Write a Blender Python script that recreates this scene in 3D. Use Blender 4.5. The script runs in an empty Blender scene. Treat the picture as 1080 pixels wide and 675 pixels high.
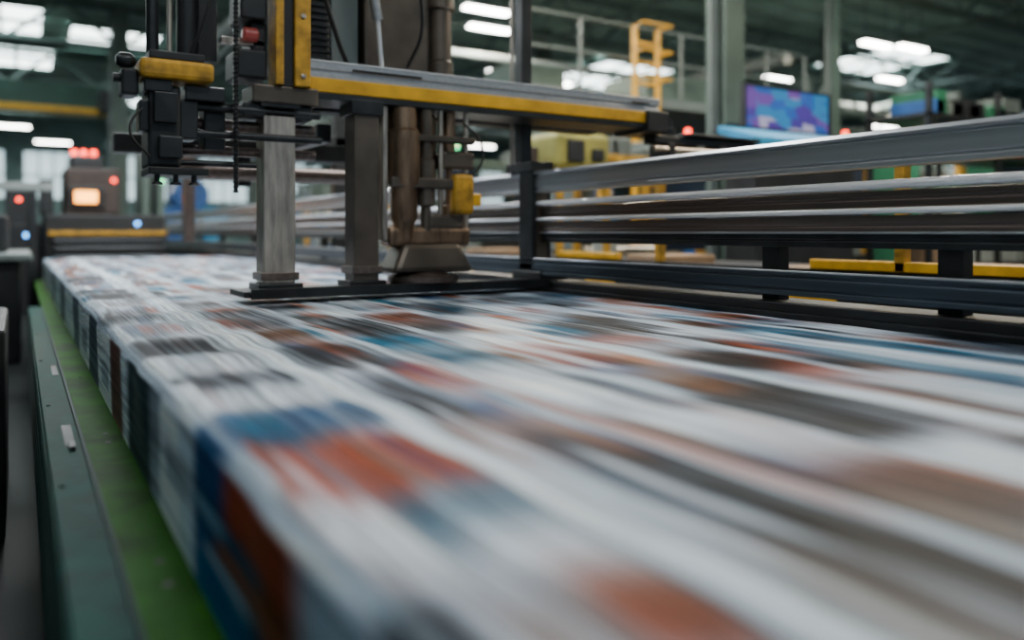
import bpy, math, random
import numpy as np
from mathutils import Matrix, Vector
random.seed(7); rng=np.random.default_rng(11)
ZC=1.35
S=bpy.context.scene
# ---------------------------------------------------------------- materials
MATS={}
def mat(name,col,rough=.5,metal=0.,var=.25,scale=6.,emit=None,es=0.,streak=None,spec=.5):
    if name in MATS: return MATS[name]
    m=bpy.data.materials.new(name); m.use_nodes=True
    nt=m.node_tree; b=nt.nodes['Principled BSDF']
    long=streak is not None and streak[1]<.1
    tc=nt.nodes.new('ShaderNodeTexCoord'); mp=nt.nodes.new('ShaderNodeMapping')
    nt.links.new(tc.outputs['Object'],mp.inputs['Vector'])
    if streak: mp.inputs['Scale'].default_value=streak
    n=nt.nodes.new('ShaderNodeTexNoise'); n.inputs['Scale'].default_value=scale; n.inputs['Detail'].default_value=0 if long else 5
    nt.links.new(mp.outputs['Vector'],n.inputs['Vector'])
    r=nt.nodes.new('ShaderNodeValToRGB')
    r.color_ramp.elements[0].position=.3; r.color_ramp.elements[1].position=.72
    r.color_ramp.elements[0].color=[c*(1-var) for c in col]+[1]
    r.color_ramp.elements[1].color=[min(1,c*(1+var)) for c in col]+[1]
    nt.links.new(n.outputs['Fac'],r.inputs['Fac'])
    nt.links.new(r.outputs['Color'],b.inputs['Base Color'])
    if long:
        b.inputs['Roughness'].default_value=rough
    else:
        mr=nt.nodes.new('ShaderNodeMapRange'); mr.inputs['To Min'].default_value=max(0,rough-.07); mr.inputs['To Max'].default_value=min(1,rough+.10)
        nt.links.new(n.outputs['Fac'],mr.inputs['Value']); nt.links.new(mr.outputs['Result'],b.inputs['Roughness'])
    b.inputs['Metallic'].default_value=metal
    b.inputs['Specular IOR Level'].default_value=spec
    if emit:
        b.inputs['Emission Color'].default_value=list(emit)+[1]; b.inputs['Emission Strength'].default_value=es
    MATS[name]=m; return m
LONG=(8,.01,8)
SILVER=mat('brushed_aluminium',(.44,.46,.48),.34,.75,.06,5,streak=LONG)
PAINTSHINE=mat('painted_shine_metal',(.92,.93,.94),.22,.45,.03,5,streak=LONG)  # near-white, part-diffuse base paints in the bright highlight lines of the rods
STEEL=mat('steel_worn',(.46,.41,.35),.30,.9,.4,5,streak=(6,6,1))
STEELB=mat('steel_brown',(.16,.125,.11),.32,.7,.15,6,streak=LONG)
BRONZE=mat('bronze_cast',(.26,.18,.12),.36,.8,.5,5,streak=(5,5,1))
DSTEEL=mat('dark_steel',(.040,.043,.045),.36,.7,.3,8)
BLUESTEEL=mat('blue_steel',(.06,.08,.10),.32,.7,.12,6,streak=LONG)
BLACK=mat('black_rubber',(.008,.009,.01),.5,0,.3,8)
DARK=mat('dark_paint',(.018,.020,.022),.45,.2,.3,5)
YEL=mat('yellow_paint',(.75,.40,.01),.42,0,.25,7)
YELD=mat('yellow_paint_worn',(.48,.26,.02),.5,.1,.5,14)
GREEN=mat('green_bed_paint',(.020,.105,.006),.45,0,.55,5,spec=.02)
TEAL=mat('green_grey_plate',(.012,.055,.044),.45,.0,.4,12,spec=.02)
TEALD=mat('green_rib_paint',(.012,.040,.034),.45,.0,.15,10,streak=LONG,spec=.05)
COLG=mat('column_green_grey',(.08,.12,.10),.5,.1,.2,3)
WALLM=mat('wall_panel',(.15,.24,.24),.7,0,.2,1.2)
CEILM=mat('ceiling_sheet',(.23,.33,.30),.7,0,.25,.8)
FLOORM=mat('floor_concrete',(.016,.020,.019),.4,0,.35,1.1,spec=.1)
TRUSS=mat('truss_steel',(.13,.18,.17),.5,.3,.2,2)
TRUSSG=mat('truss_green',(.03,.09,.07),.5,.1,.2,2)
LAMP=mat('lamp_tube',(1,1,1),.5,emit=(1,.98,.93),es=36)
ADDSTRIP=mat('added_strip_tube',(1,1,1),.5,emit=(.93,.97,1),es=12)  # glow of the added, unseen strip that lights the rods
SKYL=mat('skylight_glass',(.8,.85,.9),.3,emit=(.86,1,.98),es=7.0)
WIN=mat('window_glass',(.6,.7,.8),.2,emit=(.72,.95,1),es=1.2)
AMBER=mat('amber_lamp',(1,.5,.1),.4,emit=(1,.34,.03),es=8)
REDL=mat('red_lamp',(1,.05,.02),.3,emit=(1,.05,.02),es=9)
REDD=mat('red_button',(.25,.03,.03),.3,emit=(1,.25,.2),es=.05)
GREENL=mat('green_lamp',(.1,1,.3),.3,emit=(.1,1,.35),es=5)
BLUELAMP=mat('blue_lamp',(.1,.4,1),.3,emit=(.1,.4,1),es=8)
BLUEP=mat('blue_paint',(.015,.10,.34),.45,0,.25,5)
BLUEL=mat('light_blue_paint',(.02,.28,.55),.45,0,.2,5)
GREENB=mat('green_box_paint',(.02,.15,.08),.5,0,.25,5)
REDB=mat('red_box_paint',(.28,.03,.02),.5,0,.25,5)
GREYB=mat('grey_cabinet',(.13,.16,.155),.5,.1,.15,3)
PALE=mat('pale_cabinet',(.30,.34,.33),.5,.1,.15,3)
OLIVE=mat('olive_panel',(.28,.26,.06),.5,0,.35,4)
GLASSD=mat('dark_screen',(.02,.03,.05),.12,0,.2,3)
KRAFT=mat('kraft_paper',(.26,.17,.10),.7,0,.2,5)
BROWNM=mat('brown_machine',(.045,.032,.027),.5,.2)
GBROWN=mat('grey_brown_panel',(.11,.092,.075),.36,.6,.35,4)
def signmat():
    m=bpy.data.materials.new('glowing_printed_sign'); m.use_nodes=True; nt=m.node_tree; b=nt.nodes['Principled BSDF']
    tc=nt.nodes.new('ShaderNodeTexCoord'); mp=nt.nodes.new('ShaderNodeMapping'); mp.inputs['Scale'].default_value=(2.2,1.2,5)
    v=nt.nodes.new('ShaderNodeTexVoronoi'); v.inputs['Scale'].default_value=2.0; v.distance='CHEBYCHEV'
    r=nt.nodes.new('ShaderNodeValToRGB'); r.color_ramp.interpolation='CONSTANT'
    cols=[(.06,.03,.24),(.02,.08,.34),(.12,.05,.28),(.02,.16,.38),(.32,.30,.46),(.05,.03,.22)]
    el=r.color_ramp.elements
    el[0].color=cols[0]+(1,); el[1].position=.2; el[1].color=cols[1]+(1,)
    for i,p in enumerate([.4,.58,.75,.86]):
        e=el.new(p); e.color=cols[i+2]+(1,)
    s=nt.nodes.new('ShaderNodeSeparateColor')
    nt.links.new(tc.outputs['Object'],mp.inputs['Vector']); nt.links.new(mp.outputs['Vector'],v.inputs['Vector'])
    nt.links.new(v.outputs['Color'],s.inputs['Color']); nt.links.new(s.outputs['Red'],r.inputs['Fac'])
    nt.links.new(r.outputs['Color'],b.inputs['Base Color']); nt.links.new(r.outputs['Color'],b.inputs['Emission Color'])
    b.inputs['Emission Strength'].default_value=.4; b.inputs['Roughness'].default_value=.45  # print colours also emit, a glow added to brighten the panel
    return m
SIGN=signmat()
# ---------------------------------------------------------------- builders (z is relative to ZC)
def link(o,parent=None):
    S.collection.objects.link(o)
    if parent is not None:
        o.parent=parent; o.matrix_parent_inverse=Matrix.Translation(-parent.location)
    return o
def grp(name,x=0,y=0,z=0):
    e=bpy.data.objects.new(name,None); e.location=(x,y,z+ZC); e.empty_display_size=.2
    S.collection.objects.link(e); return e
def meshobj(name,vs,fs,m,parent=None,bevel=0,smooth=False,seg=2):
    me=bpy.data.meshes.new(name); me.from_pydata([(v[0],v[1],v[2]+ZC) for v in vs],[],fs); me.update()
    me.materials.append(m)
    if smooth:
        for p in me.polygons: p.use_smooth=True
    o=bpy.data.objects.new(name,me); link(o,parent)
    if bevel:
        b=o.modifiers.new('bevel','BEVEL'); b.width=bevel; b.segments=seg; b.limit_method='ANGLE'
    return o
BF=[(0,3,2,1),(4,5,6,7),(0,1,5,4),(1,2,6,5),(2,3,7,6),(3,0,4,7)]
def bv(x0,x1,y0,y1,z0,z1):
    return [(x0,y0,z0),(x1,y0,z0),(x1,y1,z0),(x0,y1,z0),(x0,y0,z1),(x1,y0,z1),(x1,y1,z1),(x0,y1,z1)]
def box(p,name,x0,x1,y0,y1,z0,z1,m,bevel=.004):
    return meshobj(name,bv(x0,x1,y0,y1,z0,z1),BF,m,p,bevel)
def boxes(p,name,lst,m,bevel=0):
    vs=[];fs=[]
    for b in lst:
        k=len(vs); vs+=bv(*b); fs+=[tuple(i+k for i in f) for f in BF]
    return meshobj(name,vs,fs,m,p,bevel)
def revolve(p,name,p0,axis,prof,m,n=28,bevel=0):
    a=Vector(axis).normalized(); u=a.orthogonal().normalized(); w=a.cross(u); p0=Vector(p0)
    vs=[];fs=[]
    for t,r in prof:
        for i in range(n):
            an=2*math.pi*i/n
            vs.append(tuple(p0+a*t+(u*math.cos(an)+w*math.sin(an))*max(r,1e-5)))
    for j in range(len(prof)-1):
        for i in range(n):
            fs.append((j*n+i,j*n+(i+1)%n,(j+1)*n+(i+1)%n,(j+1)*n+i))
    fs.append(tuple(range(n))[::-1]); fs.append(tuple((len(prof)-1)*n+i for i in range(n)))
    o=meshobj(name,vs,fs,m,p)
    for q in o.data.polygons:
        if len(q.vertices)==4: q.use_smooth=True
    es=o.modifiers.new('es','EDGE_SPLIT'); es.split_angle=math.radians(40)
    return o
def cyl(p,name,p0,p1,r,m,n=20):
    d=Vector(p1)-Vector(p0); return revolve(p,name,p0,d,[(0,r),(d.length,r)],m,n)
def bars(p,name,lst,m,n=6):
    vs=[];fs=[]
    for p0,p1,r in lst:
        a=(Vector(p1)-Vector(p0)); a.normalize(); u=a.orthogonal().normalized(); w=a.cross(u); k=len(vs)
        for q in (Vector(p0),Vector(p1)):
            for i in range(n):
                an=2*math.pi*i/n+math.pi/n; vs.append(tuple(q+(u*math.cos(an)+w*math.sin(an))*r))
        for i in range(n): fs.append((k+i,k+(i+1)%n,k+n+(i+1)%n,k+n+i))
        fs.append(tuple(k+i for i in range(n))[::-1]); fs.append(tuple(k+n+i for i in range(n)))
    return meshobj(name,vs,fs,m,p)
def extr(p,name,prof,y0,y1,m,bevel=0,axis='y'):
    n=len(prof)
    if axis=='y': vs=[(x,y0,z) for x,z in prof]+[(x,y1,z) for x,z in prof]
    else: vs=[(y0,x,z) for x,z in prof]+[(y1,x,z) for x,z in prof]
    fs=[(i,(i+1)%n,n+(i+1)%n,n+i) for i in range(n)]+[tuple(range(n))[::-1],tuple(range(n,2*n))]
    return meshobj(name,vs,fs,m,p,bevel)
def slotprof(x0,x1,z0,z1,slots,dep=.012,half=.008):
    pr=[(x1,z0),(x1,z1),(x0,z1)]
    for s in sorted(slots,reverse=True):
        zc=z0+(z1-z0)*s
        pr+=[(x0,zc+half),(x0+dep,zc+half),(x0+dep,zc-half),(x0,zc-half)]
    pr+=[(x0,z0)]
    return pr
def hose(p,name,pts,r,m):
    c=bpy.data.curves.new(name,'CURVE'); c.dimensions='3D'; c.bevel_depth=r; c.bevel_resolution=3
    s=c.splines.new('BEZIER'); s.bezier_points.add(len(pts)-1)
    for b,q in zip(s.bezier_points,pts):
        b.co=(q[0],q[1],q[2]+ZC); b.handle_left_type=b.handle_right_type='AUTO'
    c.materials.append(m); return link(bpy.data.objects.new(name,c),p)
FL=-1.35
# ---------------------------------------------------------------- hall shell
meshobj('floor',bv(-10,34,-6,44,FL-.2,FL),BF,FLOORM)
meshobj('wall_back',bv(-10,34,44,44.3,FL,6.2),BF,WALLM)
meshobj('wall_right',bv(34,34.3,-6,44.3,FL,6.2),BF,WALLM)
meshobj('wall_left',bv(-10.3,-10,-6,44.3,FL,6.2),BF,WALLM)
CEI=5.7
yy=-6.; prof=[]
while yy<44:
    prof+=[(yy,CEI),(yy+.5,CEI),(yy+.56,CEI-.14),(yy+.94,CEI-.14)]; yy+=1.0
prof+=[(44,CEI),(44,CEI+.3),(-6,CEI+.3)]
extr(None,'ceiling',prof,-10,34,CEILM,axis='x')
wn=1
for (x0,x1,y0,y1) in [(-4,.3,19.0,21.2),(-4,.5,22.6,25.8),(-4,.9,27.6,31),(-3,.6,34,37),(1.2,3.4,24,27),(3.0,6,34,38),(9,12,24,28),(16,19,20,24),(8,11,30,33),(22,25,14,17),(14,17,33,36)]:
    g=grp('window_%d'%wn,(x0+x1)/2,(y0+y1)/2,CEI-.18); wn+=1
    box(g,'pane',x0,x1,y0,y1,CEI-.2,CEI-.16,SKYL,0)
    fr=[(x0-.06,x0,y0,y1,CEI-.26,CEI-.1),(x1,x1+.06,y0,y1,CEI-.26,CEI-.1),(x0,x1,y0-.06,y0,CEI-.26,CEI-.1),(x0,x1,y1,y1+.06,CEI-.26,CEI-.1)]
    nx=max(2,int((x1-x0)/.9))
    for i in range(1,nx): 
        xx=x0+(x1-x0)*i/nx; fr.append((xx-.04,xx+.04,y0,y1,CEI-.26,CEI-.2))
    fr.append((x0,x1,(y0+y1)/2-.05,(y0+y1)/2+.05,CEI-.27,CEI-.2))
    boxes(g,'frame',fr,TRUSSG)
for x0 in [-3,0.2,4,8,12,16,20,24,28]:
    g=grp('window_%d'%wn,x0+1.2,44,2.6); wn+=1
    box(g,'pane',x0,x0+2.4,43.9,43.95,1.6,3.8,WIN,0)
    fr=[(x0-.08,x0,43.85,44,1.5,3.9),(x0+2.4,x0+2.48,43.85,44,1.5,3.9),(x0,x0+2.4,43.85,44,1.5,1.6),(x0,x0+2.4,43.85,44,3.8,3.9)]
    for i in (1,2,3): fr.append((x0+.6*i-.03,x0+.6*i+.03,43.85,43.9,1.6,3.8))
    fr.append((x0,x0+2.4,43.85,43.9,2.66,2.74)); boxes(g,'frame',fr,TRUSS)
for y0 in [2,7,12,17,22,27]:
    g=grp('window_%d'%wn,34,y0+1.5,2.6); wn+=1
    box(g,'pane',33.9,33.95,y0,y0+3,1.8,3.8,WIN,0)
    fr=[(33.8,34,y0-.08,y0,1.7,3.9),(33.8,34,y0+3,y0+3.08,1.7,3.9),(33.8,34,y0,y0+3,1.7,1.8),(33.8,34,y0,y0+3,3.8,3.9)]
    for i in (1,2,3): fr.append((33.84,33.9,y0+.75*i-.03,y0+.75*i+.03,1.8,3.8))
    boxes(g,'frame',fr,TRUSS)
def truss_x(y,x0=-9.9,x1=33.9,zt=5.45,zb=4.45):
    l=[((x0,y,zt),(x1,y,zt),.09),((x0,y,zb),(x1,y,zb),.09)]
    x=x0; up=True
    while x<x1-1.2:
        l.append(((x,y,zb if up else zt),(x+1.2,y,zt if up else zb),.045)); x+=1.2; up=not up
    bars(None,'roof_truss',l,TRUSS,4)
for y in (9,15,21.5,28,35): truss_x(y)
def truss_y(x,zt=5.45,zb=4.75):
    l=[((x,-5.9,zb),(x,43.9,zb),.06)]
    y=-5.9; up=True
    while y<42:
        l.append(((x,y,zb if up else zt),(x,y+1.3,zt if up else zb),.03)); y+=1.3; up=not up
    bars(None,'roof_purlin',l,TRUSS,4)
for x in (5,11.2,18.5,25): truss_y(x)
g=grp('overhead_crane',-2,23,3.1)
box(g,'girder',-9.5,1.9,22.7,23.1,3.12,3.7,TRUSSG,.01)
box(g,'yellow_flange',-9.5,1.9,22.6,23.2,2.98,3.12,YEL,.01)
box(g,'end_carriage',1.7,2.0,22.0,23.8,3.0,3.5,DARK,.02)
box(g,'hoist',-1.4,-.7,22.75,23.05,2.5,2.95,DARK,.02)
for i,(x0,z,r,m) in enumerate([(3.6,4.1,.16,PALE),(4.3,4.4,.09,GREYB),(13.5,3.6,.14,PALE),(20,3.4,.12,GREYB)]):
    cyl(None,'ventilation_duct' if r>.12 else 'ceiling_pipe',(x0,11,z),(x0,43.5,z),r,m,14)
for i,(y,z,r) in enumerate([(18,3.6,.1),(24,3.4,.14),(13.2,3.35,.07)]):
    cyl(None,'ceiling_pipe',(4.5,y,z),(33.8,y,z),r,GREYB if i%2 else PALE,12)
def hcol(x,y,w,top=5.5,m=COLG,nm='steel_column'):
    g=grp(nm,x,y,FL); t=w*.12
    boxes(g,'h_section',[(x-w/2,x+w/2,y-w/2,y-w/2+t,FL,top),(x-w/2,x+w/2,y+w/2-t,y+w/2,FL,top),(x-t/2,x+t/2,y-w/2+t,y+w/2-t,FL,top)],m,.004)
    box(g,'base_plate',x-w*.8,x+w*.8,y-w*.8,y+w*.8,FL,FL+.03,DARK)
    boxes(g,'side_conduit',[(x-w/2-.05,x-w/2-.01,y-.05,y,FL,top),(x-w/2-.09,x-w/2-.06,y-.02,y+.02,FL,top)],GREYB)
hcol(6.80,6.4,.30); hcol(12.1,8.9,.18); hcol(12.1,17.9,.3); hcol(18.6,13.8,.3); hcol(2.1,21.5,.32); hcol(5.4,21.5,.3); hcol(18.5,21.5,.3); hcol(24,9,.3)
hcol(12.1,28,.3); hcol(-6,21.5,.3)
# ---------------------------------------------------------------- lamps
def lamp(x,y,z,L=1.25,power=120,col=(.90,.95,1)):
    g=grp('ceiling_lamp',x,y,z)
    box(g,'housing',x-L/2-.04,x+L/2+.04,y-.13,y+.13,z+.04,z+.12,GREYB,.01)
    box(g,'tube',x-L/2,x+L/2,y-.09,y+.09,z-.01,z+.04,LAMP,.01)
    bars(g,'hangers',[((x-L*.4,y,z+.12),(x-L*.4,y,5.4),.008),((x+L*.4,y,z+.12),(x+L*.4,y,5.4),.008)],DARK,4)
    if power:
        ld=bpy.data.lights.new('lamp_light','AREA'); ld.shape='RECTANGLE'; ld.size=L; ld.size_y=.3; ld.energy=power; ld.color=col
        lo=bpy.data.objects.new('lamp_light',ld); lo.location=(x,y,z-.04+ZC); 
        S.collection.objects.link(lo); lo.parent=g; lo.matrix_parent_inverse=Matrix.Translation(-g.location)
WM=(1,.86,.64); WG=(1,.98,.86)
for i,(x,y) in enumerate([(16.9,14.1),(16.6,10.2),(19.5,12.6),(15.6,10.4),(7.2,12.5),(7.9,13.6),(10.4,17.2),(12.3,17.6)]):
    lamp(x,y,4.0,L=.9,power=210,col=WM if i%2 else WG)
for (x,y) in [(-.2,27),(-.3,33),(1.2,38),(13,27),(17,30),(22,20),(5.5,30),(26,17),(6.5,23)]:
    lamp(x,y,3.7,power=190,col=WG)
lamp(1.6,.6,4.0,2.4,power=40); lamp(3.4,5.6,4.2,2.4,power=180); lamp(1.2,9,4.2,2.4,power=250); lamp(1.5,13.5,4.2,2.4,power=260)  # added key lamps over the belt, out of view
lamp(7.5,2.6,4.0,2.0,power=290,col=WM); lamp(5.4,7.6,4.6,2.0,power=240,col=WM); lamp(10.5,6.3,4.6,2.0,power=290,col=WG)
g=grp('added_highlight_strip',-1.3,6,3.5)  # unseen light row, added for continuous highlights along the rods
box(g,'trunking',-1.42,-1.18,-3,16,3.54,3.64,GREYB,.01)
boxes(g,'tubes',[(-1.38,-1.22,y,y+2.2,3.49,3.54) for y in np.arange(-2.9,14,2.35)],ADDSTRIP,.005)
bars(g,'hangers',[((-1.3,y,3.64),(-1.3,y,5.5),.008) for y in np.arange(-2.5,16,3)],DARK,4)
# ---------------------------------------------------------------- newspaper stream
XL,XR,ZT,ZB=.284,2.66,-.35,-.655
dx=.0042; RC=.05
path=[]
for i in range(36): path.append((XL,ZB+(ZT-RC-ZB)*i/36.))
for i in range(11):
    a=math.pi/2*i/10.; path.append((XL+RC-RC*math.cos(a),ZT-RC+RC*math.sin(a)))
xs=np.arange(XL+RC+dx,XR-.02,dx)
for x in xs: path.append((float(x),ZT))
path+= [(XR-.006,ZT-.006),(XR,ZT-.02),(XR,ZB)]
path=np.array(path); NP=len(path)
Y0,Y1,DY=-1.4,12.4,.026
ys=np.arange(Y0,Y1,DY); NY=len(ys)
col=np.ones((NY,NP,3))*np.array([.60,.66,.71])
topmask=(path[:,1]>ZT-RC*.6)
X=path[:,0]
pal=np.array([[.50,.11,.045],[.008,.010,.016],[.01,.15,.25],[.012,.015,.025],[.24,.11,.06],[.02,.22,.35],[.50,.19,.12],[.04,.05,.07],[.22,.30,.40],[.01,.01,.015],[.01,.07,.22],[.52,.24,.15],[.84,.88,.92],[.84,.88,.92]])
BL=.44
lanes=[.284,.585,.64,.90,1.22,1.52,1.80,2.10,2.40,2.70]
def yi(y): return int(round((y-Y0)/DY))
for li in range(len(lanes)-1):
    a,b=lanes[li],lanes[li+1]
    if b-a<.1: continue
    off=rng.uniform(0,BL)
    y=Y0-off
    while y<Y1:
        ph=BL
        for t in range(rng.integers(7,12)):
            w=rng.uniform(.12,.6)*(b-a); x0=rng.uniform(a+.01,max(a+.012,b-w-.01)); h=rng.uniform(.10,.36); yy=y+rng.uniform(.02,ph-h if ph>h else .02)
            i0,i1=max(0,yi(yy)),min(NY,yi(yy+h)); 
            if i1<=i0: continue
            m=(X>x0)&(X<x0+w)&topmask
            c=pal[rng.integers(len(pal))] if rng.random()<.7 else np.array([.36,.38,.41])*rng.uniform(.3,2.0)
            col[i0:i1][:,m]=c
            if rng.random()<.5:
                m2=m&(X>x0+w*.3)&(X<x0+w*.55); col[i0:i1][:,m2]=c*rng.uniform(.3,1.6)
        y+=BL
side=~topmask & (X<XL+RC)
tz=(path[:,1]-ZB)/(ZT-ZB)
fixed=[(-1.4,.55,(.10,.13,.16)),(.55,.93,(.50,.58,.66)),(.93,1.13,(.30,.09,.05)),(1.13,1.33,(.08,.16,.26)),(1.33,1.62,(.015,.12,.30)),(1.62,1.80,(.60,.68,.74)),(1.80,2.06,(.86,.90,.93)),
       (2.06,2.22,(.36,.41,.45)),(2.22,2.68,(.08,.125,.13)),(2.68,2.84,(.74,.79,.83)),(2.84,3.2,(.25,.13,.11)),(3.2,3.75,(.86,.90,.93)),(3.75,4.3,(.14,.18,.22)),(4.3,5.0,(.82,.87,.9)),(5.0,5.5,(.25,.3,.34)),(5.5,6.6,(.8,.86,.9)),(6.6,7.2,(.28,.31,.34)),(7.2,8.5,(.76,.82,.86)),(8.5,9.1,(.3,.34,.37)),(9.1,12.4,(.76,.82,.86))]
for a,b,c in fixed:
    i0,i1=max(0,yi(a)),min(NY,yi(b)); col[i0:i1][:,side]=np.array(c)
def spatch(y0,y1,t0,t1,c):
    m=side&(tz>t0)&(tz<t1); col[max(0,yi(y0)):min(NY,yi(y1))][:,m]=np.array(c)
spatch(.93,1.36,.62,.95,(.42,.10,.06)); spatch(.93,1.2,.1,.3,(.03,.09,.20)); spatch(1.0,1.4,.38,.5,(.36,.14,.09)); spatch(1.2,1.6,.0,.22,(.015,.18,.38)); spatch(1.2,1.5,.28,.36,(.4,.5,.6)); spatch(1.35,1.6,.5,.6,(.3,.5,.65))
spatch(1.7,1.95,.35,.6,(.5,.56,.6)); spatch(2.3,2.6,.3,.8,(.14,.19,.18)); spatch(3.3,3.6,.2,.5,(.44,.48,.52)); spatch(4.4,4.8,.2,.6,(.44,.48,.52))
sidecol=col[:,side].copy()
def blurY(a,L):
    n=max(1,int(round(L/DY)))
    pad=np.concatenate([np.repeat(a[:1],n,0),a,np.repeat(a[-1:],n,0)],0)
    cs=np.cumsum(pad,axis=0); out=(cs[n:]-cs[:-n])/n
    o=(len(out)-len(a))//2
    return out[o:o+len(a)]
col=blurY(blurY(col,.24),.10)
def patch(x0,x1,y0,y1,c,s=1.,ry=.20,rx=.006):
    xk=np.arange(0,3,.008)
    nz=np.interp(X,xk,rng.uniform(.35,1.15,len(xk))); nz=np.clip(nz,0,1)
    sh=np.interp(X,xk[::3],rng.uniform(-.03,.03,len(xk[::3])))
    mx=np.clip((X-x0)/rx,0,1)*np.clip((x1-X)/rx,0,1)
    yy=ys[:,None]+sh[None,:]
    my=np.clip((yy-y0)/ry+.5,0,1)*np.clip((y1-yy)/ry+.5,0,1)
    my=my*my*(3-2*my)
    k=np.clip(my*(mx*nz*topmask)[None,:]*s,0,1)[...,None]
    col[:]=col*(1-k)+np.array(c)*k
W=(.84,.88,.92); OR=(.54,.12,.06); BR=(.22,.10,.055); BK=(.006,.007,.012); TL=(.01,.18,.29); BU=(.01,.11,.26); GR=(.20,.24,.29); PK=(.48,.25,.18); BG=(.30,.23,.17)
patch(.27,.60,1.75,3.9,W,.45)
patch(.284,.60,1.36,1.62,BU,1,.14); patch(.33,.42,1.40,1.55,TL,.9); patch(.44,.58,1.34,1.5,GR,.6)
patch(.32,.58,.98,1.34,OR,1,.14); patch(.38,.41,1.0,1.3,GR,.9); patch(.46,.50,.98,1.3,BR,.9); patch(.52,.55,1.0,1.35,BU,.6); patch(.345,.36,1.0,1.3,W,.6)
patch(.284,.40,.76,.98,W,.95); patch(.40,.58,.82,.96,TL,.9); patch(.42,.56,.66,.82,W,.7)
patch(.284,.36,.45,.70,BK,.95,.1); patch(.36,.56,.5,.66,BR,.7); patch(.44,.50,.40,.64,OR,.35); patch(.3,.45,-.2,.4,GR,.8)
patch(.31,.57,1.84,2.10,(.008,.02,.04),1); patch(.284,.34,1.68,1.95,W,.95); patch(.36,.58,1.66,1.80,W,.9)
patch(.30,.52,2.45,2.8,(.015,.02,.035),1); patch(.30,.56,2.15,2.4,W,.8); patch(.29,.5,3.5,3.95,(.02,.03,.05),.95); patch(.31,.56,4.8,5.4,(.04,.06,.09),.9); patch(.30,.55,6.4,7.2,(.06,.08,.11),.85)
patch(.64,.90,1.95,2.45,BK,.95); patch(.66,.80,1.5,1.9,GR,.85); patch(.80,.93,1.55,1.95,OR,.8); patch(.70,.76,1.3,1.8,BK,.8)
patch(.64,.86,1.0,1.32,PK,.75); patch(.66,.71,.5,1.2,W,.9); patch(.71,.80,.7,1.15,(.05,.08,.12),.9); patch(.64,.72,.3,.6,BG,.8); patch(.75,.78,.5,1.0,W,.8)
patch(.885,.93,.62,1.5,(.58,.15,.05),1); patch(.93,.99,.6,1.2,BR,.9); patch(.79,.88,.25,.85,(.02,.018,.018),.97); patch(.70,.79,.25,.62,(.10,.065,.045),.95)
patch(.93,1.15,.30,.74,(.03,.022,.02),.97); patch(1.0,1.2,.80,1.15,W,.75); patch(1.04,1.08,1.0,1.8,W,.9); patch(1.10,1.19,1.15,1.6,(.02,.08,.13),.9)
patch(.96,1.02,.3,.7,BG,.8)
patch(1.20,1.50,.80,1.24,BK,1,.14); patch(1.22,1.36,.40,.76,W,.8); patch(1.38,1.5,.35,.75,(.08,.06,.05),.9); patch(1.50,1.60,.5,1.2,W,.9)
patch(1.22,1.42,1.70,2.15,OR,.75); patch(1.28,1.33,1.6,2.4,W,.9)
patch(1.54,1.80,1.38,1.72,BK,1); patch(1.70,1.90,.75,1.2,W,.8); patch(1.60,1.68,.4,1.1,BR,.85)
patch(1.95,2.08,.9,1.75,TL,1); patch(2.28,2.36,.8,2.6,TL,.95); patch(2.14,2.22,.8,1.9,W,.9); patch(2.4,2.62,.9,1.5,(.02,.03,.05),.9)
patch(1.70,2.05,2.15,2.6,BK,.95); patch(1.45,1.65,2.4,2.9,W,.8); patch(1.2,1.45,2.7,3.2,(.20,.08,.05),.85); patch(2.2,2.5,2.6,3.0,W,.7)
patch(1.0,1.2,2.5,3.1,(.02,.03,.04),.95); patch(.66,.9,3.0,3.7,(.03,.04,.06),.9); patch(1.5,1.8,3.0,3.6,(.02,.05,.08),.9); patch(2.0,2.5,3.2,3.7,(.02,.06,.10),.85)
patch(.588,.632,-1.4,12.4,(.90,.93,.95),.97,.01,.004)
patch(1.505,1.525,-1.4,12.4,W,.6); patch(1.795,1.81,-1.4,12.4,W,.6); patch(2.09,2.105,-1.4,12.4,W,.6)
sc=blurY(sidecol,.09)
st=np.interp(tz[side],np.linspace(0,1,30),rng.uniform(.75,1.2,30))
col[:,side]=sc*st[None,:,None]
for L,amp in ((1.2,.18),(.35,.15)):
    nyk=int((Y1-Y0)/L)+3
    base=rng.normal(0,1,(nyk,NP))
    ky=np.linspace(0,nyk-1.001,NY); i0=ky.astype(int); f=(ky-i0)[:,None]
    f=f*f*(3-2*f)
    col*= (1+amp*(base[i0]*(1-f)+base[np.minimum(i0+1,nyk-1)]*f))[...,None]
col=np.clip(col,.004,.94)
lum=col.mean(-1,keepdims=True)
g2=.92*(lum/.92)**1.38
col=col*(g2/lum); lum=col.mean(-1,keepdims=True); col=lum+(col-lum)*1.22
col=np.clip(col*np.array([.93,1.0,1.07]),.005,.94)
VX=np.repeat(path[None,:,0],NY,0); VZ=np.repeat(path[None,:,1],NY,0); VY=np.repeat(ys[:,None],NP,1)
edge=np.array([.0,.006,-.004,.008,-.003,.004,.0,-.006,.005,.002])
bi=((ys-Y0)/BL); b0=bi.astype(int)
wob=.5-.5*np.cos(2*np.pi*bi)
hx=edge[b0%10]*wob
topw=np.clip((path[:,1]-ZB)/(ZT-ZB),0,1)
VX=VX - (hx[:,None]+.010*wob[:,None])*(np.clip(1-(path[:,0]-XL)/.3,0,1)*topw)[None,:]
VZ=VZ + (wob[:,None]*.010-.008)*topw[None,:]*np.clip(1-(path[:,0]-XL-.25)/.35,0.25,1)[None,:]
VZ=VZ + (.0015*np.sin(path[:,0]*2*np.pi/.11))[None,:]*(topw>.98)[None,:]
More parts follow.
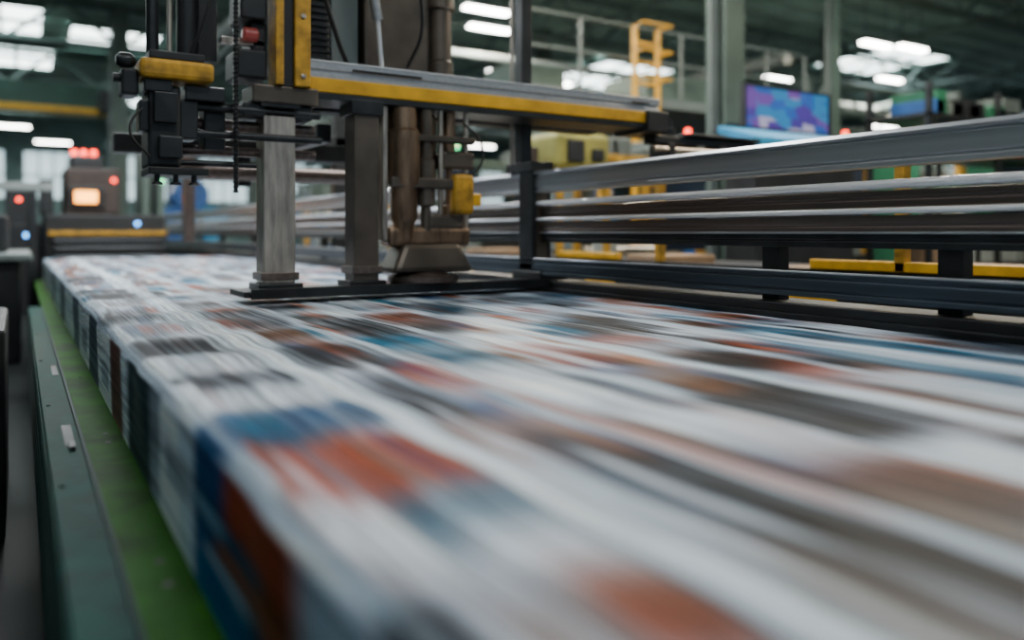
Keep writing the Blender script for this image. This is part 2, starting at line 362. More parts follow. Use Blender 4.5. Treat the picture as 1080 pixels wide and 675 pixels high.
verts=np.stack([VX,VY,VZ+ZC],-1).reshape(-1,3)
ii=np.arange(NY-1)[:,None]*NP+np.arange(NP-1)[None,:]
faces=np.stack([ii,ii+1,ii+NP+1,ii+NP],-1).reshape(-1,4)[:,::-1]
me=bpy.data.meshes.new('newspaper_stream')
me.vertices.add(len(verts)); me.vertices.foreach_set('co',verts.ravel())
me.loops.add(faces.size); me.loops.foreach_set('vertex_index',faces.ravel())
me.polygons.add(len(faces)); me.polygons.foreach_set('loop_start',np.arange(0,faces.size,4)); me.polygons.foreach_set('loop_total',np.full(len(faces),4))
me.polygons.foreach_set('use_smooth',np.ones(len(faces),dtype=bool))
me.update(calc_edges=True); me.validate()
at=me.color_attributes.new('print','FLOAT_COLOR','POINT')
at.data.foreach_set('color',np.concatenate([col.reshape(-1,3),np.ones((NY*NP,1))],1).astype(np.float32).ravel())
pm=bpy.data.materials.new('newsprint'); pm.use_nodes=True; nt=pm.node_tree; b=nt.nodes['Principled BSDF']
a=nt.nodes.new('ShaderNodeAttribute'); a.attribute_name='print'
tc=nt.nodes.new('ShaderNodeTexCoord'); mp=nt.nodes.new('ShaderNodeMapping'); mp.inputs['Scale'].default_value=(1,.012,1)
n=nt.nodes.new('ShaderNodeTexNoise'); n.inputs['Scale'].default_value=160; n.inputs['Detail'].default_value=3
mr=nt.nodes.new('ShaderNodeMapRange'); mr.inputs['From Min'].default_value=.3; mr.inputs['From Max'].default_value=.7; mr.inputs['To Min'].default_value=.70; mr.inputs['To Max'].default_value=1.15
mx=nt.nodes.new('ShaderNodeVectorMath'); mx.operation='SCALE'
nt.links.new(tc.outputs['Object'],mp.inputs['Vector']); nt.links.new(mp.outputs['Vector'],n.inputs['Vector']); nt.links.new(n.outputs['Fac'],mr.inputs['Value'])
nt.links.new(a.outputs['Color'],mx.inputs[0]); nt.links.new(mr.outputs['Result'],mx.inputs['Scale']); nt.links.new(mx.outputs['Vector'],b.inputs['Base Color'])
b.inputs['Roughness'].default_value=.5; b.inputs['Specular IOR Level'].default_value=.06
me.materials.append(pm)
link(bpy.data.objects.new('newspaper_stream',me))
# ---------------------------------------------------------------- conveyor
g=grp('conveyor',1.5,5,-.7)
box(g,'bed',.168,2.95,-1.5,12.6,-.70,ZB-.002,GREEN,.003)
box(g,'edge_plate',.07,.166,-1.5,8.0,-.70,-.640,TEAL,.004)
box(g,'edge_lip',.160,.170,-1.5,8.0,-.66,-.632,TEALD,.002)
prof=[(.20,-.70),(.075,-.70)]
z=-.70
for i in range(5):
    prof+=[(.062,z-.01),(.062,z-.06),(.085,z-.068),(.085,z-.09)]; z-=.09
prof+=[(.075,z-.02),(.20,z-.02)]
extr(g,'ribbed_side',prof[::-1],-1.5,8.0,TEALD)
box(g,'side_trim',.064,.07,-1.5,8.0,-.662,-.652,TEAL,.002)
boxes(g,'slots',[(.118,.145,2.72,3.02,-.6405,-.6385),(.128,.150,4.1,4.4,-.6405,-.6385)],BLACK)
boxes(g,'slot_clip',[(.125,.142,2.66,2.74,-.64,-.628)],DARK,.003)
for i,(x,y) in enumerate([(.239,1.72),(.236,1.60),(.239,2.9),(.236,2.78),(.239,.5),(.239,.38),(.239,4.1),(.239,5.3)]):
    cyl(g,'bolt_hole_%d'%i,(x,y,ZB-.004),(x,y,ZB-.0005),.009,BLACK,16)
for i,y in enumerate([.3,1.1,2.3,3.4,4.6,5.8]):
    revolve(g,'plate_bolt_%d'%i,(.092,y,-.640),(0,0,1),[(0,.007),(.003,.007),(.004,.005)],TEALD,6)
legs=[]
for y in (-1,2,5,7.6,10,12.2):
    for x in (.25,2.6): legs.append((x,x+.12,y,y+.12,FL,-.70))
    legs.append((.3,2.65,y+.03,y+.09,-1.15,-1.07))
boxes(g,'legs',legs,DARK,.004)
box(g,'inner_fairing',.20,.24,-1.5,12.4,-1.2,-.70,DARK,.004)
cyl(g,'end_roller',(.3,12.62,-.5),(2.66,12.62,-.5),.14,STEEL)
# ---------------------------------------------------------------- side guide rails
g=grp('guide_rail_frame',2.8,8,0)
YA,YB=-1.4,20.
extr(g,'top_rail',slotprof(2.72,2.80,.244,.375,[.2,.82],.010,.006),YA,YB,SILVER,.003)
extr(g,'top_rail_cap',[(2.70,.362),(2.715,.378),(2.80,.380),(2.80,.375),(2.72,.375),(2.72,.362)][::-1],YA,YB,SILVER)
cyl(g,'silver_rod',(2.74,YA,.178),(2.74,YB,.178),.018,PAINTSHINE,32)
extr(g,'brown_bar',slotprof(2.76,2.84,.095,.158,[.5],.008,.006),YA,YB,STEELB,.003)
cyl(g,'bright_rod',(2.735,YA,.080),(2.735,YB,.080),.012,PAINTSHINE,32)
extr(g,'roller_bar',slotprof(2.745,2.85,.004,.064,[.35],.008,.005),YA,YB,STEELB,.006)
extr(g,'under_bar',slotprof(2.76,2.86,-.062,-.004,[.5],.008,.005),YA,YB,DSTEEL,.004)
cyl(g,'bright_rod_low',(2.75,YA,-.002),(2.75,YB,-.002),.005,SILVER,24)
extr(g,'lower_rail',slotprof(2.70,2.78,-.262,-.165,[.78,.25],.008,.005),YA,YB,BLUESTEEL,.003)
cyl(g,'lower_rod',(2.71,YA,-.163),(2.71,YB,-.163),.006,SILVER,24)
box(g,'base_beam',2.685,2.93,YA,YB,-.372,-.292,BLACK,.004)
box(g,'base_lip',2.67,2.69,YA,12.5,-.40,-.33,DSTEEL,.003)
box(g,'support_web',2.80,2.90,YA,YB,-.70,-.372,DARK,.004)
boxes(g,'short_posts',[(2.79,2.86,y,y+.09,-.30,-.06) for y in (-.9,1.53,2.32,6.2,8.4,10.8,13.5,16.5,19.5)],BLACK,.004)
boxes(g,'tall_posts',[(2.81,2.89,y,y+.08,-.30,.375) for y in (-1.1,7.3,11.5,15.5,19.7)],DSTEEL,.004)
boxes(g,'legs',[(2.82,2.92,y,y+.1,FL,-.70) for y in (0.2,3.4,14,18)],DARK)
g=grp('yellow_guard_rail',4.1,5,-.3)
boxes(g,'guard_beam',[(4.0,4.06,-1,3.1,-.215,-.160),(4.0,4.06,4.9,5.7,-.215,-.165),(4.0,4.06,7.6,8.6,-.215,-.165)],YEL,.006)
box(g,'guard_beam_dark',4.01,4.05,-1,13,-.24,-.215,DARK,.004)
box(g,'guard_beam_low',4.0,4.05,-1,13,-.62,-.56,DSTEEL,.006)
boxes(g,'posts',[(4.0,4.07,y,y+.07,FL,-.24) for y in (-.8,.9,2.6,4.3,6,7.7,9.4,11.1,12.8)],DSTEEL,.006)
boxes(g,'warning_blocks',[(3.96,3.985,y,y+.35,-.46,-.36) for y in (1.45,2.9,4.9,7.2)],YEL,.004)
box(g,'block_rail',3.985,4.0,-1,13,-.48,-.34,DARK,.003)
boxes(g,'upper_guard',[(4.0,4.06,4.3,6.0,.44,.50),(4.0,4.06,9.4,12.96,.44,.50),(4.0,4.06,1.2,2.6,.44,.49)],YELD,.006)
boxes(g,'upper_posts',[(4.0,4.06,y,y+.06,-.215,.44) for y in (1.25,2.5,4.4,5.9,9.4,12.9)],YELD,.004)
g=grp('rear_conveyor',4.9,5,-.6)
box(g,'frame',4.3,5.5,-1,13,-.62,-.42,GREYB,.01)
box(g,'belt',4.4,5.4,-1,13,-.42,-.395,BLACK,.005)
boxes(g,'side_guides',[(4.28,4.32,-1,13,-.32,-.26),(5.46,5.5,-1,13,-.32,-.26)]+[(4.29,4.31,y,y+.05,-.42,-.3) for y in np.arange(-.8,13,1.2)],SILVER)
boxes(g,'legs',[(x,x+.1,y,y+.1,FL,-.62) for x in (4.35,5.35) for y in (-.5,3,6.5,10,12.7)],DARK)
boxes(g,'paper_bundles',[(4.6,5.2,y,y+.5,-.395,-.395+h) for y,h in ((1.2,.16),(2.3,.2),(3.6,.14),(5,.2),(8,.2),(9.7,.18))],KRAFT,.02)
box(g,'olive_hood',4.50,5.15,6.4,7.0,.62,1.0,OLIVE,.06)
boxes(g,'hood_details',[(4.6,4.8,6.37,6.4,.70,.92),(4.9,5.05,6.37,6.4,.72,.84)],DARK,.01)
boxes(g,'hood_posts',[(x,x+.06,y,y+.06,-.42,.62) for x in (4.5,5.09) for y in (6.4,6.92)],YELD,.004)
boxes(g,'hood_controls',[(4.2,4.4,6.6,6.8,.5,.85),(4.32,4.41,6.6,6.7,-.42,.5)],BROWNM,.01)
# ---------------------------------------------------------------- gantry
g=grp('press_gantry',2.0,4.06,.7)
box(g,'post_lower',2.70,2.84,4.12,4.28,-.29,.42,DSTEEL,.008)
box(g,'post_upper',2.745,2.82,4.31,4.40,.36,2.6,DSTEEL,.006)
box(g,'post_collar',2.69,2.85,4.11,4.42,.38,.44,BLACK,.006)
box(g,'post_foot',2.69,2.9,4.02,4.35,-.29,-.24,BLACK,.008)
box(g,'post_face',2.725,2.80,4.11,4.12,-.2,.36,GBROWN,.003)
cyl(g,'post_pipe',(2.70,4.36,.44),(2.70,4.36,2.6),.014,STEEL)
extr(g,'silver_beam',[(4.06,.795),(4.06,.80),(4.03,.80),(4.03,.826),(4.042,.826),(4.042,.846),(4.03,.846),(4.03,.885),(4.30,.885),(4.30,.795)],1.24,3.66,SILVER,.002,axis='x')
box(g,'beam_top_strip',1.24,3.66,4.025,4.06,.885,.893,PAINTSHINE,.001)
box(g,'yellow_beam',1.26,3.50,3.985,4.10,.720,.795,YEL,.006)
box(g,'beam_under',1.22,3.50,3.99,4.28,.685,.719,DSTEEL,.004)
box(g,'beam_end_plate',3.50,3.68,3.96,4.32,.66,.80,DARK,.008)
box(g,'second_beam',1.3,3.5,4.5,4.62,.70,.84,DSTEEL,.006)
box(g,'arm',3.64,4.62,4.05,4.17,.60,.66,DARK,.008)
box(g,'arm_plate',3.9,4.62,4.0,4.2,.66,.68,DSTEEL,.004)
revolve(g,'arm_knob_1',(3.8,4.1,.66),(0,0,1),[(0,.05),(.05,.05),(.06,.03),(.12,.03)],DSTEEL)
revolve(g,'arm_knob_2',(4.05,4.05,.52),(0,0,1),[(0,.04),(.08,.04)],STEEL)
cyl(g,'arm_rod',(3.6,4.02,.56),(4.7,4.02,.56),.02,STEEL)
boxes(g,'arm_brackets',[(3.72,3.78,4.0,4.2,.45,.6),(4.2,4.26,4.0,4.2,.5,.6),(4.45,4.52,3.98,4.2,.52,.6)],BLACK,.005)
cyl(g,'beam_slot_pin_1',(3.42,4.02,.855),(3.56,4.02,.855),.008,DSTEEL)
cyl(g,'beam_slot_pin_2',(1.5,4.02,.855),(1.9,4.02,.855),.006,DSTEEL)
box(g,'cross_bar',.92,2.69,3.93,4.24,-.318,-.288,BLACK,.006)
box(g,'cross_bar_lip',.95,2.69,3.915,3.93,-.325,-.275,DSTEEL,.003)
for i,(x0,x1,m) in enumerate(((1.03,1.19,STEEL),(1.50,1.64,GBROWN))):
    box(g,'column_%d'%(i+1),x0,x1,4.0,4.15,-.26,.70,m,.008)
    box(g,'column_foot_%d'%(i+1),x0-.03,x1+.03,3.97,4.18,-.288,-.255,DSTEEL,.006)
    box(g,'column_collar_%d'%(i+1),x0-.02,x1+.02,3.98,4.17,.62,.70,DSTEEL,.006)
boxes(g,'column_clamps',[(1.015,1.205,3.985,4.165,-.24,-.20),(1.485,1.655,3.985,4.165,-.22,-.18)],STEELB,.004)
boxes(g,'yellow_channel',[(1.075,1.115,3.94,4.1,.73,2.4),(1.17,1.25,3.94,4.1,.73,2.4)],YELD,.006)
box(g,'channel_web',1.115,1.17,3.97,4.1,.73,2.4,DARK,.003)
for i,z in enumerate((.78,1.08,1.38)):
    revolve(g,'channel_bolt_%d'%i,(1.21,3.94,z),(0,-1,0),[(0,.014),(.008,.014),(.012,.008)],STEEL,6)
box(g,'knee_plate',.97,1.30,3.97,4.2,.64,.73,GBROWN,.01)
box(g,'knee_plate_low',.93,1.28,4.0,4.35,.57,.64,DARK,.01)
h=g
box(h,'drive_back_plate',1.27,2.22,4.32,4.42,.86,2.5,DARK,.01)
box(h,'motor_box',1.30,1.42,4.14,4.32,.89,2.4,DARK,.02)
box(h,'light_panel',1.44,1.60,4.20,4.32,.89,2.4,GREYB,.01)
box(h,'slide_plate',1.62,2.02,4.16,4.32,.89,2.4,GBROWN,.02)
revolve(h,'motor',(2.10,4.2,.89),(0,0,1),[(0,.08),(.1,.08),(.11,.07),(.4,.07),(.41,.09),(.5,.09),(.52,.07),(1.3,.07)],GBROWN,32)
cyl(h,'piston',(1.56,3.98,1.45),(1.64,4.02,1.14),.028,SILVER); cyl(h,'piston_rod',(1.64,4.02,1.14),(1.68,4.06,.89),.013,PAINTSHINE)
hose(h,'cable_1',[(1.34,4.05,2.2),(1.30,3.98,1.4),(1.42,4.02,1.0),(1.5,4.1,.9)],.012,BLACK)
hose(h,'cable_2',[(1.85,4.0,2.2),(1.80,3.95,1.6),(1.88,3.98,1.1),(1.85,4.1,.92)],.010,BLACK)
boxes(h,'fins',[(1.30,1.42,4.125,4.14,z,z+.012) for z in np.arange(.92,1.8,.035)],DSTEEL)
# ---- moving carriage (part of the gantry)
box(h,'carriage_plate',1.68,2.04,4.10,4.18,.30,.685,BRONZE,.03)
revolve(h,'spindle_housing',(1.80,4.04,-.05),(0,0,1),[(0,.055),(.10,.06),(.12,.075),(.30,.075),(.32,.09),(.60,.09),(.62,.07),(.73,.07)],BRONZE,36)
revolve(h,'spindle_small',(1.93,4.03,-.02),(0,0,1),[(0,.03),(.16,.03),(.17,.05),(.42,.05),(.43,.036),(.70,.036)],GBROWN,28)
boxes(h,'slide_bars',[(1.67,1.70,4.02,4.10,-.05,.685)],STEEL,.006)
revolve(h,'guide_rod_1',(2.02,4.03,-.1),(0,0,1),[(0,.016),(.785,.016)],STEEL)
revolve(h,'guide_rod_2',(2.11,4.1,-.1),(0,0,1),[(0,.045),(.25,.045),(.26,.022),(.5,.022),(.51,.036),(.785,.036)],BRONZE)
revolve(h,'guide_rod_3',(2.20,4.06,.0),(0,0,1),[(0,.014),(.685,.014)],STEEL)
boxes(h,'link_plates',[(1.70,2.08,3.97,4.0,.24,.30),(1.74,2.22,3.98,4.02,.50,.54)],GBROWN,.01)
box(h,'yellow_bracket',2.07,2.20,3.95,4.03,.10,.33,YELD,.025)
box(h,'yellow_bracket_tab',2.09,2.25,3.96,4.02,.15,.22,YEL,.01)
boxes(h,'piston_blocks',[(2.04,2.24,4.03,4.15,.36,.46),(1.94,2.16,4.0,4.14,.02,.10)],GBROWN,.015)
box(h,'slide_block',1.70,2.20,4.0,4.15,-.08,.03,BRONZE,.025)
meshobj('flared_shoe',[(1.78,3.98,-.06),(2.12,3.98,-.06),(2.12,4.18,-.06),(1.78,4.18,-.06),(1.70,3.94,-.22),(2.20,3.94,-.22),(2.20,4.2,-.22),(1.70,4.2,-.22)],[(0,1,2,3),(7,6,5,4),(0,4,5,1),(1,5,6,2),(2,6,7,3),(3,7,4,0)],GBROWN,h,.03)
revolve(h,'foot_disc',(1.93,4.07,-.288),(0,0,1),[(0,.17),(.015,.20),(.045,.20),(.055,.15),(.07,.12)],STEELB,48)
hose(h,'air_hose',[(2.14,3.98,.62),(2.24,3.95,.5),(2.22,3.95,.36),(2.14,3.98,.32)],.007,BLACK)
# ---- left pick-up unit
h=grp('pickup_unit',.65,4.0,.6)
box(h,'body',.50,.64,3.95,4.2,.30,.68,DARK,.015)
boxes(h,'body_front',[(.52,.62,3.91,3.95,.50,.64),(.54,.64,3.90,3.95,.34,.44),(.64,.72,3.98,4.15,.44,.62)],DSTEEL,.006)
box(h,'yellow_cover',.46,.78,3.90,4.12,.70,.79,YELD,.02)
box(h,'yellow_cover_top',.50,.74,3.92,4.10,.79,.83,DARK,.008)
boxes(h,'clamp_stack',[(.48,.60,3.93,4.1,.64,.70),(.46,.50,3.93,4.05,.46,.60),(.66,.84,3.96,4.1,.62,.69)],DSTEEL,.008)
box(h,'left_lug',.39,.46,3.95,4.1,.62,.74,DARK,.012)
revolve(h,'left_roller',(.37,3.99,.78),(1,0,0),[(0,.02),(.02,.035),(.06,.035),(.08,.02)],DSTEEL)
cyl(h,'left_tip',(.36,4.0,.70),(.40,4.0,.70),.02,BLACK)
cyl(h,'hanger_tube_1',(.53,4.05,.8),(.53,4.05,2.4),.028,DSTEEL)
cyl(h,'hanger_tube_2',(.69,4.08,.8),(.69,4.08,2.4),.05,DARK)
cyl(h,'hanger_tube_3',(.60,4.02,.8),(.60,4.02,2.4),.012,STEEL)
box(h,'hanger_plate',.66,.84,4.15,4.2,.85,2.4,DARK,.005)
boxes(h,'gear_case',[(.90,1.05,4.0,4.25,.76,.90),(.92,1.05,4.0,4.25,1.05,1.25),(.98,1.06,4.05,4.25,.90,1.05)],DARK,.012)
box(h,'gear_case_top',.84,1.06,4.08,4.3,1.25,2.4,DSTEEL,.01)
box(h,'bracket_rod',.84,1.05,4.05,4.1,.93,.96,STEEL,.004)
revolve(h,'red_indicator',(.93,4.02,.975),(1,0,0),[(0,.02),(.01,.034),(.07,.034),(.08,.02)],REDD,24)
pr=[]; z=0.
while z<2.2: pr+=[(z,.010),(z+.006,.016),(z+.012,.010)]; z+=.022
revolve(h,'threaded_rod',(.885,3.95,.19),(0,0,1),pr,DSTEEL,12)
for i,(z,y,r) in enumerate(((.60,4.02,.022),(.53,4.12,.03),(.47,4.0,.018),(.40,4.1,.024),(.33,4.02,.014))):
    cyl(h,'cross_rod_%d'%i,(.64,y,z),(1.32,y,z) if i<4 else (1.0,y,z),r,STEELB if i%2 else DSTEEL)
box(h,'foot_plate',.50,.76,3.93,4.2,.265,.30,BLACK,.006)
for i,x in enumerate((.54,.62,.70)):
    revolve(h,'suction_cup_%d'%i,(x,3.97,.265),(0,0,-1),[(0,.012),(.03,.012),(.035,.022),(.045,.026)],BLACK,16)
box(h,'chain_guard',.76,.86,4.05,4.2,.40,.68,DSTEEL,.01)
boxes(h,'y_arms',[(.98,1.05,4.2,5.6,.60,.68),(.70,.76,4.2,5.6,.50,.58),(1.4,1.48,4.3,5.6,.5,.6)],DSTEEL,.005)
box(h,'rear_cross',.5,2.68,5.5,5.6,.50,.62,DSTEEL,.006)
cyl(h,'rear_roller',(.8,5.3,.38),(2.6,5.3,.38),.05,STEELB)
boxes(h,'rear_hangers',[(1.2,1.28,5.3,5.4,.3,.55),(2.3,2.38,5.3,5.4,.3,.55)],DARK)
hose(h,'cable',[(.75,3.98,2.3),(.80,3.92,1.4),(.74,3.93,1.0),(.68,3.98,.83)],.008,BLACK)
hose(h,'cable_low',[(.50,3.95,.6),(.42,3.9,.45),(.50,3.9,.34)],.006,BLACK)
g=grp('rear_gantry',2.7,8.5,.8)
box(g,'post',2.95,3.1,8.45,8.6,FL,3.0,DSTEEL,.006)
box(g,'beam',1.4,3.1,8.45,8.6,.9,1.05,DSTEEL,.006)
box(g,'drop_post',1.4,1.5,8.45,8.6,-.1,.9,STEELB,.006)
# ---------------------------------------------------------------- end machine with amber lamp
g=grp('folding_machine',1.2,15.8,0)
box(g,'body',.35,2.2,15.2,17.0,FL,.30,DARK,.03)
box(g,'upper_body',.66,1.50,15.4,16.8,.30,1.10,BROWNM,.03)
box(g,'lamp_bezel',.70,1.26,15.34,15.40,.42,.78,BLACK,.02)
box(g,'amber_lamp',.80,1.14,15.30,15.35,.50,.70,AMBER,.02)
box(g,'top_box',.75,1.25,15.5,16.4,1.10,1.32,DARK,.03)
for i,x in enumerate((.80,.95,1.10)):
    revolve(g,'red_light_%d'%i,(x,15.55,1.33),(0,0,1),[(0,.045),(.07,.045),(.09,.02)],REDL,14)
box(g,'yellow_rail',.4,2.2,15.05,15.15,-.05,.02,YELD,.01)
for i,z in enumerate((-.15,-.28,-.42)): cyl(g,'roller_%d'%i,(.5,15.1,z),(2.2,15.1,z),.05,DSTEEL)
boxes(g,'side_arms',[(1.85,1.95,15.3,16.5,.30,1.9),(2.1,2.2,15.3,16.5,.30,1.2)],COLG,.01)
boxes(g,'side_wings',[(-.3,.35,15.6,16.6,FL,.15),(-.2,.2,15.7,16.4,.15,.8),(.3,.5,15.5,16.4,.3,.9)],DARK,.02)
for i,(x,y,z,m) in enumerate(((.0,15.70,.55,REDL),(.4,15.50,.75,GREENL),(1.4,15.40,.9,REDL),(1.75,15.20,.15,BLUELAMP),(2.15,15.30,.9,GREENL),(.1,15.60,-.05,BLUELAMP))):
    revolve(g,'status_light_%d'%i,(x,y,z),(0,-1,0),[(0,.035),(.02,.035),(.03,.015)],m,12)
g=grp('paper_feeder',-.6,10.5,-.5)
box(g,'body',-2.2,.02,9.6,12,FL,-.3,DARK,.03)
box(g,'table',-2.1,.12,9.5,12.1,-.3,-.22,GREYB,.02)
box(g,'hood',-2.0,-.1,10.4,11.6,-.22,.2,DARK,.04)
box(g,'light_rail',-2.2,.4,12.3,12.45,.55,.66,PALE,.01)
boxes(g,'posts',[(.1,.2,12.3,12.45,FL,.55),(-.5,-.4,12.3,12.45,FL,.9)],DARK,.01)
g=grp('control_cabinet',-.6,4.5,-.9)
box(g,'body',-.95,-.05,4.1,5.3,FL,-.42,BLACK,.02)
box(g,'door',-.9,-.1,4.08,4.1,FL+.08,-.47,DARK,.008)
box(g,'handle',-.2,-.17,4.05,4.08,-.85,-.7,STEEL,.004)
g=grp('blue_paper_roll',3.8,20.9,0)
for i,(x,z,r,m) in enumerate(((3.1,.30,.42,BLUEP),(4.0,.30,.42,BLUEL),(3.55,1.0,.40,BLUEP))):
    revolve(g,'roll_%d'%i,(x,20.4,z-.1),(0,1,0),[(0,.08),(0.001,r-.02),(.02,r),(1.0,r),(1.02,r-.02)],m,30)
box(g,'stand',2.65,4.5,20.3,21.5,FL,-.22,GREYB,.02)
# ---------------------------------------------------------------- background machines
def machine(x,y,w,d,h,body,acc,seed,nm='packing_machine'):
    r=random.Random(seed); g=grp(nm,x,y,FL)
    z1=FL+h
    box(g,'base',x,x+w,y,y+d,FL+.1,FL+h*.42,body,.03)
    box(g,'plinth',x+.06,x+w-.06,y+.06,y+d-.06,FL,FL+.1,BLACK,.01)
    fr=[(xx,xx+.09,yy,yy+.09,FL+h*.42,z1) for xx in (x,x+w-.09) for yy in (y,y+d-.09)]
    fr+=[(x,x+w,y,y+.09,z1-.09,z1),(x,x+w,y+d-.09,y+d,z1-.09,z1),(x,x+.09,y,y+d,z1-.09,z1),(x+w-.09,x+w,y,y+d,z1-.09,z1)]
    boxes(g,'frame',fr,acc,.006)
    box(g,'guard_panel',x+w*.5,x+w-.1,y+.03,y+.06,FL+h*.5,z1-.12,GLASSD,.005)
    box(g,'guard_side',x+.03,x+.06,y+d*.4,y+d-.12,FL+h*.5,z1-.12,body,.005)
    for i in range(3):
        zz=FL+h*(.5+.13*i); cyl(g,'roller_%d'%i,(x+.1,y+d*.4+.1*i,zz),(x+w-.1,y+d*.4+.1*i,zz),.06+.02*r.random(),STEEL,16)
    box(g,'control_box',x-.12,x+.12,y-.14,y+.02,FL+h*.45,FL+h*.72,PALE,.02)
    box(g,'screen',x-.09,x+.09,y-.15,y-.138,FL+h*.58,FL+h*.69,BLUEL,.004)
    bars(g,'signal_mast',[((x+w*.8,y+.1,z1),(x+w*.8,y+.1,z1+.25),.015)],GREYB,8)
    cyl(g,'signal_green',(x+w*.8,y+.1,z1+.25),(x+w*.8,y+.1,z1+.32),.035,GREENL,12)
    cyl(g,'signal_red',(x+w*.8,y+.1,z1+.32),(x+w*.8,y+.1,z1+.39),.035,REDL,12)
    bs=[]
    for i in range(4):
        bx=x+r.uniform(.1,w-.5); bs.append((bx,bx+r.uniform(.2,.4),y+.3,y+.7,z1,z1+r.uniform(.12,.4)))
    boxes(g,'top_units',bs,r.choice([DARK,GREYB,acc,GREENB]),.02)
machine(5.66,7.2,1.8,1.3,2.25,GREYB,YELD,1)
machine(5.2,13.4,2.4,1.6,2.7,GREYB,COLG,2)
machine(8.6,7.3,2.2,1.4,2.45,DARK,YELD,3)
machine(9.7,3.0,1.6,1.3,2.6,GREYB,DSTEEL,4)
machine(11.6,6.4,2.2,1.6,2.9,GREENB,YELD,5)
machine(12.5,3.0,2.2,1.6,3.0,GREENB,COLG,6)
machine(9.3,13.0,2.5,1.5,2.9,DARK,YELD,7)
machine(5.2,15.8,2.4,1.6,2.4,GREYB,COLG,8)
machine(8.8,16,2.4,1.6,3.0,DARK,COLG,9)
machine(15,6.5,2.6,1.8,3.1,GREENB,YELD,10)
machine(15,11,2.6,1.8,2.9,GREYB,GREENB,11)
machine(6.3,20.5,2.4,1.6,2.4,BLUEP,COLG,12)
machine(13,15.5,2.4,1.6,2.9,BLUEP,COLG,13)
machine(20,10.6,2.8,1.8,3.1,GREYB,COLG,14)
g=grp('advertising_panel',7.0,5.8,1.4)
box(g,'print',6.42,7.75,5.75,5.80,1.10,1.53,SIGN,.01)
boxes(g,'frame',[(6.39,7.78,5.74,5.81,1.07,1.10),(6.39,7.78,5.74,5.81,1.53,1.55),(6.39,6.42,5.74,5.81,1.07,1.55),(7.75,7.78,5.74,5.81,1.07,1.55)],DARK,.004)
boxes(g,'legs',[(6.5,6.55,5.81,5.86,FL,1.1),(7.65,7.7,5.81,5.86,FL,1.1)],DARK)
g=grp('blue_workbench',6.6,5.3,1.0)
x0,x1=5.9,7.6
meshobj('blue_top',[(x0,5.2,.92),(x1,5.2,.92),(x1,5.65,1.06),(x0,5.65,1.06),(x0,5.2,.84),(x1,5.2,.84),(x1,5.65,.98),(x0,5.65,.98)],[(0,1,2,3),(7,6,5,4),(0,4,5,1),(1,5,6,2),(2,6,7,3),(3,7,4,0)],BLUEL,g,.01)
box(g,'blue_face',x0,x1,5.22,5.65,.70,.84,BLUEL,.01)
boxes(g,'cabinet',[(x0+.1,x1-.1,5.25,5.65,FL,.70)],DARK,.01)
g=grp('storage_rack',9.2,5.2,.9)
fr=[(x,x+.06,y,y+.06,FL,1.62) for x in (8.3,9.7,11.1) for y in (4.9,5.6)]
for z in (-.4,.3,.85,1.25): fr.append((8.3,11.16,4.9,5.66,z,z+.05))
boxes(g,'rack_frame',fr,DSTEEL,.004)
r=random.Random(4)
for i,(z,m) in enumerate(((-.35,KRAFT),(.35,GREENB),(.35,GREYB),(.9,GREENB),(.9,PALE),(.9,BLUEL),(1.3,DARK),(1.3,GREENB),(1.3,GREYB),(-.35,PALE),(.9,YELD),(1.3,BLUEP))):
    bs=[]
    for k in range(3):
        x=8.38+r.uniform(0,2.2); bs.append((x,x+r.uniform(.15,.4),4.95,5.5,z,z+r.uniform(.14,.30)))
    boxes(g,'cartons_%d'%i,bs,m,.01)
boxes(g,'red_bins',[(10.2,10.34,4.93,5.3,.9,1.08)],REDB,.01)
g=grp('access_ladder',8.0,9.2,1)
L=[((7.86,9.2,FL),(7.86,9.2,3.1),.045),((8.32,9.2,FL),(8.32,9.2,3.1),.045)]
z=FL+.3
while z<3.1: L.append(((7.86,9.2,z),(8.32,9.2,z),.03)); z+=.3
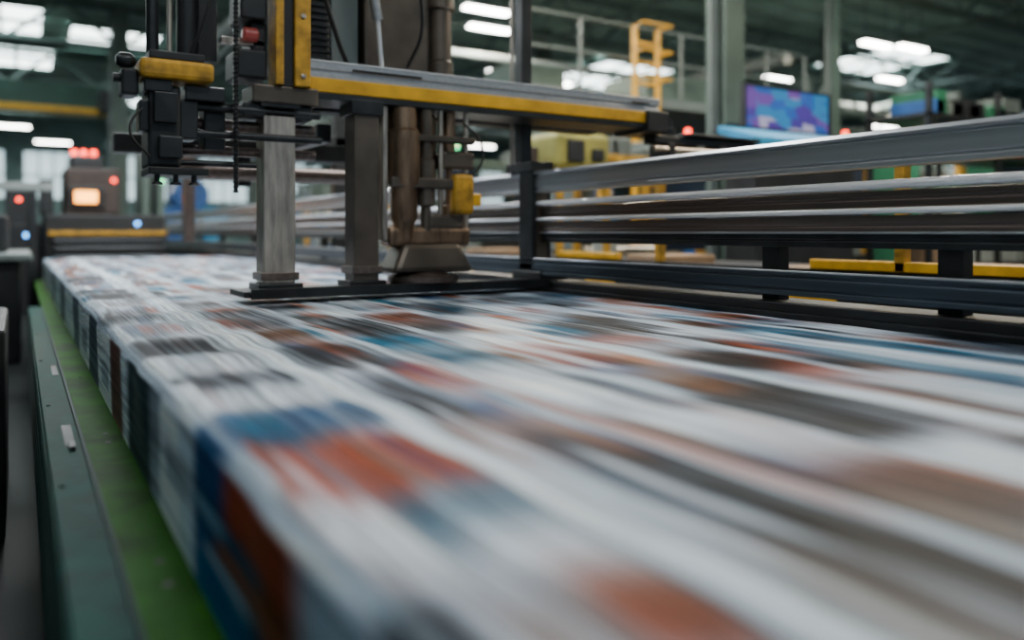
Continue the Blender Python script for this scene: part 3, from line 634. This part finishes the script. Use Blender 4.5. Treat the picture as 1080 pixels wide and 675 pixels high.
for zz in (2.3,2.7,3.1):
    L+=[((7.86,9.2,zz),(7.8,8.95,zz),.018),((8.32,9.2,zz),(8.38,8.95,zz),.018),((7.8,8.95,zz),(8.38,8.95,zz),.018)]
bars(g,'ladder',L,YEL,8)
g=grp('mezzanine_platform',9,11,2)
box(g,'deck',6.0,12.0,9.4,12.6,1.95,2.1,GREYB,.01)
fr=[((6,9.4,2.1+h),(12,9.4,2.1+h),.025) for h in (.55,1.05)]+[((x,9.4,2.1),(x,9.4,3.15),.025) for x in np.arange(6,12.1,1.0)]
bars(g,'railing',fr,GREYB,6)
boxes(g,'legs',[(x,x+.14,y,y+.14,FL,1.95) for x in (6.1,11.8) for y in (9.45,12.4)],COLG)
boxes(g,'equipment',[(6.4,7.3,10.2,11.2,2.1,2.6),(9,10.4,10.2,11.4,2.1,2.7),(10.9,11.6,10,11,2.1,2.5)],COLG,.03)
g=grp('pipe_bridge',16,9.9,2)
fr=[]
for z in (2.0,2.35,2.9): fr.append(((12.7,9.9,z),(30,9.9,z),.06))
for x in np.arange(12.7,29,2.1): fr.append(((x,9.9,2.0),(x+1.05,9.9,2.9),.03)); fr.append(((x+1.05,9.9,2.9),(x+2.1,9.9,2.0),.03))
bars(g,'lattice',fr,TRUSS,6)
boxes(g,'legs',[(12.7,12.85,9.82,9.97,FL,2.9),(29.8,30,9.8,10,FL,2.9)],TRUSS)
# ---------------------------------------------------------------- world
w=bpy.data.worlds.new('World'); S.world=w; w.use_nodes=True
bg=w.node_tree.nodes['Background']; bg.inputs['Color'].default_value=(.68,.83,.95,1); bg.inputs['Strength'].default_value=.38
# ---------------------------------------------------------------- camera
cd=bpy.data.cameras.new('camera'); cam=bpy.data.objects.new('camera',cd); S.collection.objects.link(cam)
cd.sensor_width=36; cd.lens=28; cd.shift_y=-92.5/1080
cam.location=(0,0,ZC)
ang=math.atan2(520,840)
cam.rotation_euler=(math.pi/2,0,-ang)
cd.clip_start=.05; cd.clip_end=200
cd.dof.use_dof=True; cd.dof.focus_distance=3.2; cd.dof.aperture_fstop=.72
S.camera=cam
